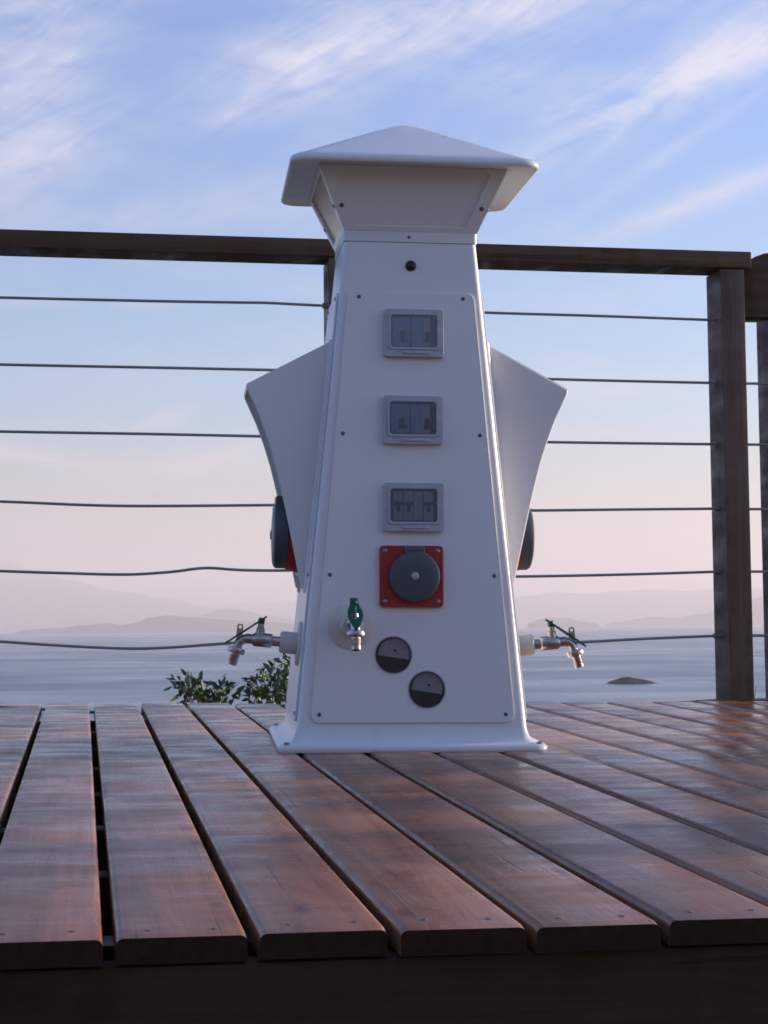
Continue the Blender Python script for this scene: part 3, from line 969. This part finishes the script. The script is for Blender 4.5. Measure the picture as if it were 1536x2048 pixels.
# the next bay to the right: a deeper beam with a clipped end and its own post
g_org = rail_point(1560, 1400, 0.07)
MG = Matrix.Translation((g_org.x, g_org.y, MR.translation.z))
gate = link('timber_gate', None, m=MG)
tag(gate, 'short timber bay with deep clipped-end top beam right of the corner post', 'gate')
GI = MG.inverted()
bp0 = rail_point(1488, 526, 0.075)
sc_ = bp0.y / F
bm = bmesh.new()
pr = [(0.0, 0.0), (0.03, 0.017), (0.055, 0.026), (0.1, 0.029), (0.62, 0.029), (0.62, -0.137), (0.0, -0.137)]
a = [bm.verts.new((x, 0, z)) for x, z in pr]; b = [bm.verts.new((x, 0.05, z)) for x, z in pr]
bm.faces.new(a); bm.faces.new(b)
for k in range(len(a)):
    bm.faces.new((a[k], a[(k + 1) % len(a)], b[(k + 1) % len(a)], b[k]))
bm_obj('beam', bm, M['rail'], gate, GI @ (Matrix.Translation(bp0) @ Matrix.Rotation(RYAW, 4, 'Z')), smooth=30)
for px_ in (1573, 1990):
    P = rail_point(px_, 1000, 0.13)
    bm = bmesh.new(); add_box(bm, (0, 0.05, 0), (0.062, 0.1, 1.62)); bevel_all(bm, 0.003)
    bm_obj('post', bm, M['post'], gate, GI @ (Matrix.Translation((P.x, P.y, 0.06)) @ Matrix.Rotation(RYAW, 4, 'Z')), smooth=40)
for ya in (642, 767, 889, 1018, 1143, 1271, 1399):
    pts = [GI @ rail_point(x, ya + (x - 1478) * s_, 0.1) for x, s_ in ((1470, 0), (1530, 0.005), (2000, 0.004))]
    bm = bmesh.new(); tube(bm, pts, 0.0034, 8)
    bm_obj('cable', bm, M['cable'], gate, Matrix(), smooth=60)

# ------------------------------------------------------------------ ground, sea, far land
SEA = -12.0
def terrain_z(x, y):
    base = -0.78
    if y > 4.6:
        base -= 0.42 * (y - 4.6) - 0.4 * (1 - math.exp(-(y - 4.6) / 1.5))
    if y < -6:
        base += 0.05 * (-6 - y)
    if x > 5:
        base -= 0.16 * (x - 5)
    if x < -5:
        base += 0.04 * (-5 - x) * max(0.0, min(1.0, (4 - y) / 6))
    amp = 0.25 if y > 5 or abs(x) > 5 else 0.04
    return max(-16.0, base + amp * noise.noise(Vector((x * 0.25, y * 0.25, 0))))
def grid_obj(name, xs, ys, zf, mat):
    xs, ys = list(xs), list(ys)
    V = [(x, y, zf(x, y)) for y in ys for x in xs]
    nx = len(xs)
    Fs = [(j * nx + i, j * nx + i + 1, (j + 1) * nx + i + 1, (j + 1) * nx + i) for j in range(len(ys) - 1) for i in range(nx - 1)]
    me = bpy.data.meshes.new(name); me.from_pydata(V, [], Fs); me.shade_smooth()
    return link(name, me, mat)

def ground_mat():
    m, t, b = mat_new('hillside_earth_and_grass')
    tc = N(t, 'ShaderNodeTexCoord')
    n = N(t, 'ShaderNodeTexNoise', i_Scale=0.8, i_Detail=8, i_Roughness=0.65)
    n2 = N(t, 'ShaderNodeTexNoise', i_Scale=30, i_Detail=4, i_Roughness=0.7)
    for q in (n, n2): t.links.new(tc.outputs['Object'], q.inputs[0])
    c = ramp(t, n.outputs[0], [(0.35, (0.05, 0.07, 0.025)), (0.55, (0.075, 0.085, 0.035)), (0.7, (0.12, 0.09, 0.06))])
    c = mix(t, mth(t, 'MULTIPLY', n2.outputs[0], 0.5), c, (0.03, 0.04, 0.015))
    t.links.new(c, b.inputs['Base Color'])
    b.inputs['Roughness'].default_value = 0.9
    bp = N(t, 'ShaderNodeBump', i_Strength=0.8, i_Distance=0.05)
    t.links.new(n2.outputs[0], bp.inputs['Height']); t.links.new(bp.outputs[0], b.inputs['Normal'])
    return m
xs = np.concatenate([np.arange(-150, -15, 5.0), np.arange(-15, 15, 0.5), np.arange(15, 151, 5.0)])
ys = np.concatenate([np.arange(-60, -10, 4.0), np.arange(-10, 50, 0.6)])
g = grid_obj('ground', xs, ys, terrain_z, ground_mat())
tag(g, kind='structure')

def sea_mat():
    m, t, b = mat_new('sea_water')
    tc = N(t, 'ShaderNodeTexCoord')
    def wave(sx, sy, scale, det, rough, dist=0.3, rot=0):
        mp = N(t, 'ShaderNodeMapping')
        mp.inputs['Scale'].default_value = (sx, sy, 1)
        mp.inputs['Rotation'].default_value = (0, 0, rad(rot))
        t.links.new(tc.outputs['Object'], mp.inputs[0])
        n = N(t, 'ShaderNodeTexNoise', i_Scale=scale, i_Detail=det, i_Roughness=rough, i_Distortion=dist)
        t.links.new(mp.outputs[0], n.inputs[0])
        return n.outputs[0]
    chop = wave(0.8, 1.0, 0.9, 6, 0.6, 0.4, 8)
    swell = wave(0.8, 1.0, 0.16, 4, 0.5, 0.3, -12)
    slick = wave(0.8, 1.0, 0.010, 3, 0.5, 0.6, 14)
    slick2 = wave(0.6, 1.0, 0.03, 3, 0.5, 0.6, 22)
    b.inputs['Base Color'].default_value = (0.045, 0.12, 0.175, 1)
    b.inputs['IOR'].default_value = 1.333
    s = mth(t, 'ADD', mth(t, 'MULTIPLY', slick, 0.65), mth(t, 'MULTIPLY', slick2, 0.35))
    t.links.new(ramp(t, s, [(0.38, 0.24), (0.62, 0.41)]), b.inputs['Roughness'])
    amp = ramp(t, s, [(0.40, 0.35), (0.60, 1.0)])
    bp = N(t, 'ShaderNodeBump', i_Distance=1.0)
    t.links.new(mth(t, 'MULTIPLY', amp, 0.2), bp.inputs['Strength'])
    t.links.new(mth(t, 'ADD', mth(t, 'MULTIPLY', chop, 0.6), mth(t, 'MULTIPLY', swell, 0.35)), bp.inputs['Height'])
    t.links.new(bp.outputs[0], b.inputs['Normal'])
    return m
sea = grid_obj('sea', np.linspace(-11000, 11000, 23), np.concatenate([[-400, 0, 200, 500], np.linspace(1000, 11500, 12)]), lambda x, y: SEA, sea_mat())
tag(sea, kind='structure')

def forest_mat():
    m, t, b = mat_new('wooded_slope')
    tc = N(t, 'ShaderNodeTexCoord')
    n = N(t, 'ShaderNodeTexNoise', i_Scale=0.02, i_Detail=8, i_Roughness=0.7)
    t.links.new(tc.outputs['Object'], n.inputs[0])
    t.links.new(ramp(t, n.outputs[0], [(0.35, (0.03, 0.05, 0.025)), (0.65, (0.07, 0.085, 0.045))]), b.inputs['Base Color'])
    b.inputs['Roughness'].default_value = 0.95
    return m
M['forest'] = forest_mat()
def hills(profile, D, depth, seed, step=10, rough=0.06):
    """a real ridge of land: crest line from the sky line at distance D, sloping down to the water on both sides"""
    xs_ = list(range(profile[0][0], profile[-1][0] + 1, step))
    V, Fc = [], []
    rows = 15
    for px in xs_:
        for (x0, y0), (x1, y1) in zip(profile, profile[1:]):
            if x0 <= px <= x1:
                u = (px - x0) / (x1 - x0)
                u = u * u * (3 - 2 * u)
                py = y0 + (y1 - y0) * u
                break
        d = ray(px, py); crest = d * (D / d.y)
        h = max(crest.z - SEA, 0.5)
        for k in range(rows):
            t = k / (rows - 1)
            s = math.sin(PI * t) ** 1.2
            yy = D + (t - 0.5) * depth
            f = 1 + rough * noise.fractal(Vector((crest.x / 180, yy / 180, seed)), 1.0, 2.0, 4)
            V.append((crest.x * (1 + 0.0 * t), yy, SEA - 2 + (h + 2) * s * f))
    for i in range(len(xs_) - 1):
        for k in range(rows - 1):
            Fc.append((i * rows + k, (i + 1) * rows + k, (i + 1) * rows + k + 1, i * rows + k + 1))
    me = bpy.data.meshes.new('hills'); me.from_pydata(V, [], Fc); me.shade_smooth()
    return tag(link('hills', me, M['forest']), kind='structure')
hills([(60, 1259), (120, 1256), (170, 1250), (215, 1246), (245, 1250), (270, 1247), (300, 1236), (340, 1231), (380, 1234), (440, 1239), (520, 1243), (620, 1249), (720, 1252)], 4300, 500, 1, 6)
hills([(360, 1250), (400, 1232), (450, 1218), (490, 1220), (540, 1232), (620, 1245), (760, 1249)], 6200, 900, 2)
hills([(-500, 1190), (-260, 1150), (-80, 1160), (-30, 1140), (14, 1121), (60, 1140), (130, 1158), (240, 1182), (330, 1195), (420, 1215), (560, 1238), (760, 1248)], 8600, 1800, 3, 10, 0.03)
hills([(1060, 1246), (1080, 1238), (1100, 1235), (1135, 1236), (1160, 1243), (1190, 1246)], 4600, 300, 4, 5)
hills([(1230, 1244), (1280, 1238), (1300, 1234), (1350, 1236), (1400, 1228), (1440, 1220), (1500, 1200), (1560, 1180), (1760, 1150), (2000, 1210)], 5600, 700, 5)
hills([(900, 1240), (1000, 1205), (1050, 1192), (1110, 1184), (1180, 1188), (1240, 1182), (1290, 1178), (1380, 1182), (1450, 1176), (1560, 1178), (1800, 1185), (2300, 1210)], 8300, 1500, 6, 10, 0.03)
hills([(-1600, 1225), (-800, 1215), (0, 1222), (300, 1214), (560, 1203), (800, 1212), (1100, 1216), (1500, 1208), (2200, 1215), (3200, 1220)], 9900, 1400, 7, 20, 0.05)

# the low rock in the bay
def rock():
    dl, dr = ray(1216, 1368), ray(1312, 1366)
    D = SEA / dl.z
    A = dl * D; Bp = dr * (SEA / dr.z)
    c = (A + Bp) / 2
    L = (Bp - A).length
    bm = bmesh.new()
    bmesh.ops.create_icosphere(bm, subdivisions=5, radius=1)
    for v in bm.verts:
        n_ = noise.fractal(v.co * 2.2 + Vector((3, 1, 0)), 1.0, 2.1, 5)
        u = v.co.x
        hgt = 1.1 * (1 - 0.35 * u) * max(0.0, 1 - abs(u) ** 2.2) ** 0.6
        v.co = Vector((u * L / 2 * (1 + 0.05 * n_), v.co.y * 2.6 * (1 + 0.2 * n_), v.co.z * hgt * (1 + 0.28 * n_)))
    m = simple('wet_rock', (0.015, 0.015, 0.017), 0.7, 0, 0.4, 0.4, 1.5, 0.6)
    o = bm_obj('rock', bm, m, None, Matrix.Translation((c.x, c.y, SEA)), smooth=180)
    tag(o, 'low dark rock breaking the pale water of the bay', 'rock')
rock()

# ------------------------------------------------------------------ plants
def leaf_mat(name, c0, c1):
    m, t, b = mat_new(name)
    g = N(t, 'ShaderNodeNewGeometry')
    t.links.new(ramp(t, g.outputs['Random Per Island'], [(0.0, c0), (1.0, c1)]), b.inputs['Base Color'])
    b.inputs['Roughness'].default_value = 0.5
    b.inputs['Specular IOR Level'].default_value = 0.4
    b.inputs['Transmission Weight'].default_value = 0.0
    return m
M['leaf'] = leaf_mat('leaf_green', (0.03, 0.06, 0.018), (0.085, 0.12, 0.04))
M['bark'] = simple('bark', (0.09, 0.065, 0.045), 0.9, 0, 0.2, 0.3, 20, 0.5)

def leafy(name, label, base, tips, leaf_len, per_tip, spread, seed, group=None, droop=0.2, cat='tree'):
    """trunk forks to every tip; leaves stand on twigs round each tip"""
    rng = random.Random(seed)
    base = Vector(base)
    root = link(name, None, m=Matrix.Translation(base))
    tag(root, label, cat, group)
    tips = [Vector(p) - base for p in tips]
    cen = sum(tips, Vector()) / len(tips)
    bt = bmesh.new()
    fork = Vector((cen.x * 0.6, cen.y * 0.6, cen.z * 0.45))
    hgt = fork.length
    tube(bt, [(0, 0, -0.15), fork * 0.35 + Vector((0.04 * hgt, 0, 0)), fork * 0.7, fork], [0.05 * hgt, 0.04 * hgt, 0.033 * hgt, 0.026 * hgt], 10)
    tw = []
    for p in tips:
        midp = fork.lerp(p, 0.5) + Vector((rng.uniform(-1, 1), rng.uniform(-1, 1), rng.uniform(-0.3, 0.6))) * 0.1 * (p - fork).length
        tube(bt, [fork * 0.95, midp, p], [0.014 * hgt, 0.008 * hgt, 0.003 * hgt], 6, cap=False)
    V, Fc = [], []
    for p in tips:
        out = (p - fork).normalized()
        for k in range(per_tip):
            r = rng.random() ** 0.7 * spread
            ddir = (out * 0.7 + Vector((rng.gauss(0, 1), rng.gauss(0, 1), rng.gauss(0.2, 1)))).normalized()
            c = p + ddir * r - out * spread * 0.25
            L = leaf_len * rng.uniform(0.6, 1.2)
            a = (ddir * 0.8 + Vector((rng.gauss(0, .5), rng.gauss(0, .5), rng.gauss(0, .5)))).normalized()
            s = a.cross(Vector((rng.gauss(0, 1), rng.gauss(0, 1), rng.gauss(0, 1)))).normalized()
            n_ = a.cross(s)
            i = len(V)
            w = L * 0.21
            V += [c, c + a * L * 0.35 + s * w + n_ * w * 0.3, c + a * L * 0.45, c + a * L * 0.35 - s * w + n_ * w * 0.3, c + a * L * 0.75 + s * w * 0.6, c + a * L * 0.75 - s * w * 0.6, c + a * L]
            Fc += [(i, i + 1, i + 2), (i, i + 2, i + 3), (i + 1, i + 4, i + 2), (i + 2, i + 5, i + 3), (i + 2, i + 4, i + 6), (i + 2, i + 6, i + 5)]
    bm_obj('trunk', bt, M['bark'], root, Matrix(), smooth=60)
    me = bpy.data.meshes.new('crown'); me.from_pydata(V, [], Fc)
    link('crown', me, M['leaf'], root, Matrix())
    return root

def bush_tips(pixels, D, rng, below=0.5, n_low=40, lowx=(340, 640)):
    out = []
    for px, py in pixels:
        d = ray(px, py)
        out.append(d * ((D + rng.uniform(-0.35, 0.35)) / d.y))
    return out
rng = random.Random(3)
px_tips = [(366, 1362), (374, 1372), (380, 1382), (392, 1378), (396, 1392), (410, 1390), (404, 1400), (420, 1402), (385, 1398),
           (443, 1376), (440, 1388), (450, 1392), (432, 1400), (380, 1408), (410, 1412), (445, 1412),
           (508, 1360), (515, 1368), (500, 1395), (522, 1378), (520, 1392), (535, 1385), (536, 1400), (548, 1348), (553, 1360), (548, 1372), (556, 1388), (560, 1402),
           (572, 1335), (576, 1345), (568, 1358), (572, 1375), (580, 1392), (578, 1318), (590, 1330), (595, 1350), (600, 1370), (610, 1390), (620, 1345), (630, 1365), (640, 1385),
           (530, 1412), (550, 1414), (590, 1410), (620, 1410)]
tips = bush_tips(px_tips, 7.2, rng)
for _ in range(70):
    d = ray(rng.uniform(350, 660), rng.uniform(1425, 1620))
    tips.append(d * ((7.2 + rng.uniform(-0.4, 0.6)) / d.y))
bx, by = -0.62, 7.3
leafy('tree', 'green leafy treetop peeping over the deck edge beside the pedestal', (bx, by, terrain_z(bx, by)), tips, 0.048, 15, 0.055, 11)

# slender trees on the slope beside the deck: the low sun comes through between them and lies in bands over the boards
def side_tree(along, yb, r, top, seed, label, n=34, per=46):
    rg = random.Random(seed)
    x, y = along, yb + along * math.tan(SUN_AZ)
    zb = terrain_z(x, y)
    tp = []
    for _ in range(n):
        a = rg.uniform(0, 2 * PI); h = rg.random()
        q = r * math.sqrt(rg.random()) * (1.0 if h < 0.75 else (1 - h) * 4)
        tp.append((x + q * math.cos(a), y + q * math.sin(a), zb + 0.7 + (top - zb - 0.7) * h))
    leafy('tree', label, (x, y, zb), tp, 0.06, per, 0.09, seed, 'slender trees on the slope beside the deck')
side_tree(7.4, 2.86, 0.17, 2.3, 21, 'widest slender tree in the row on the slope beside the deck', 60, 50)
side_tree(6.9, 2.36, 0.03, 2.0, 22, 'thin slender tree beside the widest one in the row')
side_tree(7.8, 1.93, 0.09, 2.2, 23, 'slender tree at the near end of the row beside the deck')
side_tree(8.3, 3.78, 0.05, 2.4, 24, 'slender tree at the far end of the row beside the deck')

# thin sprigs by the corner post
def sprigs():
    P = rail_point(1512, 1402, 0.35)
    bz = terrain_z(P.x, P.y)
    root_m = Matrix.Translation((P.x, P.y, bz))
    bm = bmesh.new()
    rg = random.Random(5)
    for k in range(5):
        x = rg.uniform(-0.12, 0.05); y = rg.uniform(-0.05, 0.2)
        topz = (-0.105 - rg.random() * 0.09) - bz
        lean = rg.uniform(-0.05, 0.05)
        tube(bm, [(x * 0.4, y * 0.4, 0), (x, y, topz * 0.6), (x + lean, y, topz)], [0.003, 0.0022, 0.0008], 5)
    o = bm_obj('grass_tuft', bm, M['leaf'], None, root_m)
    tag(o, 'thin grass stalks rising past the deck edge by the corner post', 'grass tuft')
sprigs()

# ------------------------------------------------------------------ unseen house added behind the viewer to cut skylight on the pedestal front
def house():
    wall = simple('lime_render', (0.36, 0.37, 0.38), 0.9, 0, 0.2, 0.1, 3, 0.3)
    tile = simple('clay_tile', (0.28, 0.11, 0.06), 0.8, 0, 0.3, 0.25, 8, 0.4)
    glass = simple('dark_window_glass', (0.02, 0.025, 0.03), 0.05, 0, 0.5)
    y0 = -3.6
    root = link('house', None, m=Matrix.Translation((0.5, y0, -0.8)))
    tag(root, 'unseen low rendered house added behind the viewer to shade the pedestal front', 'house')
    bm = bmesh.new(); add_box(bm, (0, -3.0, 1.4), (13, 6, 2.8)); bm_obj('wall', bm, wall, root, Matrix())
    bm = bmesh.new()
    pr = [(0.8, 2.75), (-3.0, 3.9), (-6.8, 2.75), (-6.8, 2.65), (-3.0, 3.78), (0.8, 2.65)]
    a = [bm.verts.new((-7, y, z)) for y, z in pr]; b = [bm.verts.new((7, y, z)) for y, z in pr]
    bm.faces.new(a); bm.faces.new(b)
    for k in range(6): bm.faces.new((a[k], a[(k + 1) % 6], b[(k + 1) % 6], b[k]))
    bm_obj('roof', bm, tile, root, Matrix())
    for x in (-4.2, -1.4, 3.2):
        bm = bmesh.new(); add_box(bm, (x, 0.03, 1.7), (1.6, 0.08, 1.3)); w = bm_obj('window', bm, M['post'], root, Matrix())
        bm = bmesh.new(); add_box(bm, (x, 0.075, 1.7), (1.45, 0.03, 1.15)); bm_obj('pane', bm, glass, w, Matrix())
    bm = bmesh.new(); add_box(bm, (1.1, 0.03, 1.08), (0.95, 0.08, 2.12)); dd = bm_obj('door', bm, M['post'], root, Matrix())
    bm = bmesh.new(); tube(bm, [(0.75, 0.08, 1.05), (0.75, 0.13, 1.05), (0.87, 0.13, 1.05)], 0.012, 8); bm_obj('handle', bm, M['steel'], dd, Matrix())
house()

# ------------------------------------------------------------------ haze over the bay
def haze():
    bm = bmesh.new()
    top = 345.0
    lo = SEA - 6.0
    add_box(bm, (0, 5400, (top + lo) / 2), (23600, 13600, top - lo))
    m = bpy.data.materials.new('sea_haze')
    m.use_nodes = True
    t = m.node_tree
    t.nodes.clear()
    out = N(t, 'ShaderNodeOutputMaterial')
    v = N(t, 'ShaderNodeVolumePrincipled')
    v.inputs['Color'].default_value = (0.92, 0.84, 0.84, 1)
    v.inputs['Density'].default_value = 0.00028
    v.inputs['Anisotropy'].default_value = 0.2
    t.links.new(v.outputs[0], out.inputs['Volume'])
    o = bm_obj('haze', bm, m)
    tag(o, 'pale evening haze lying over the bay', 'haze', kind='stuff')
haze()
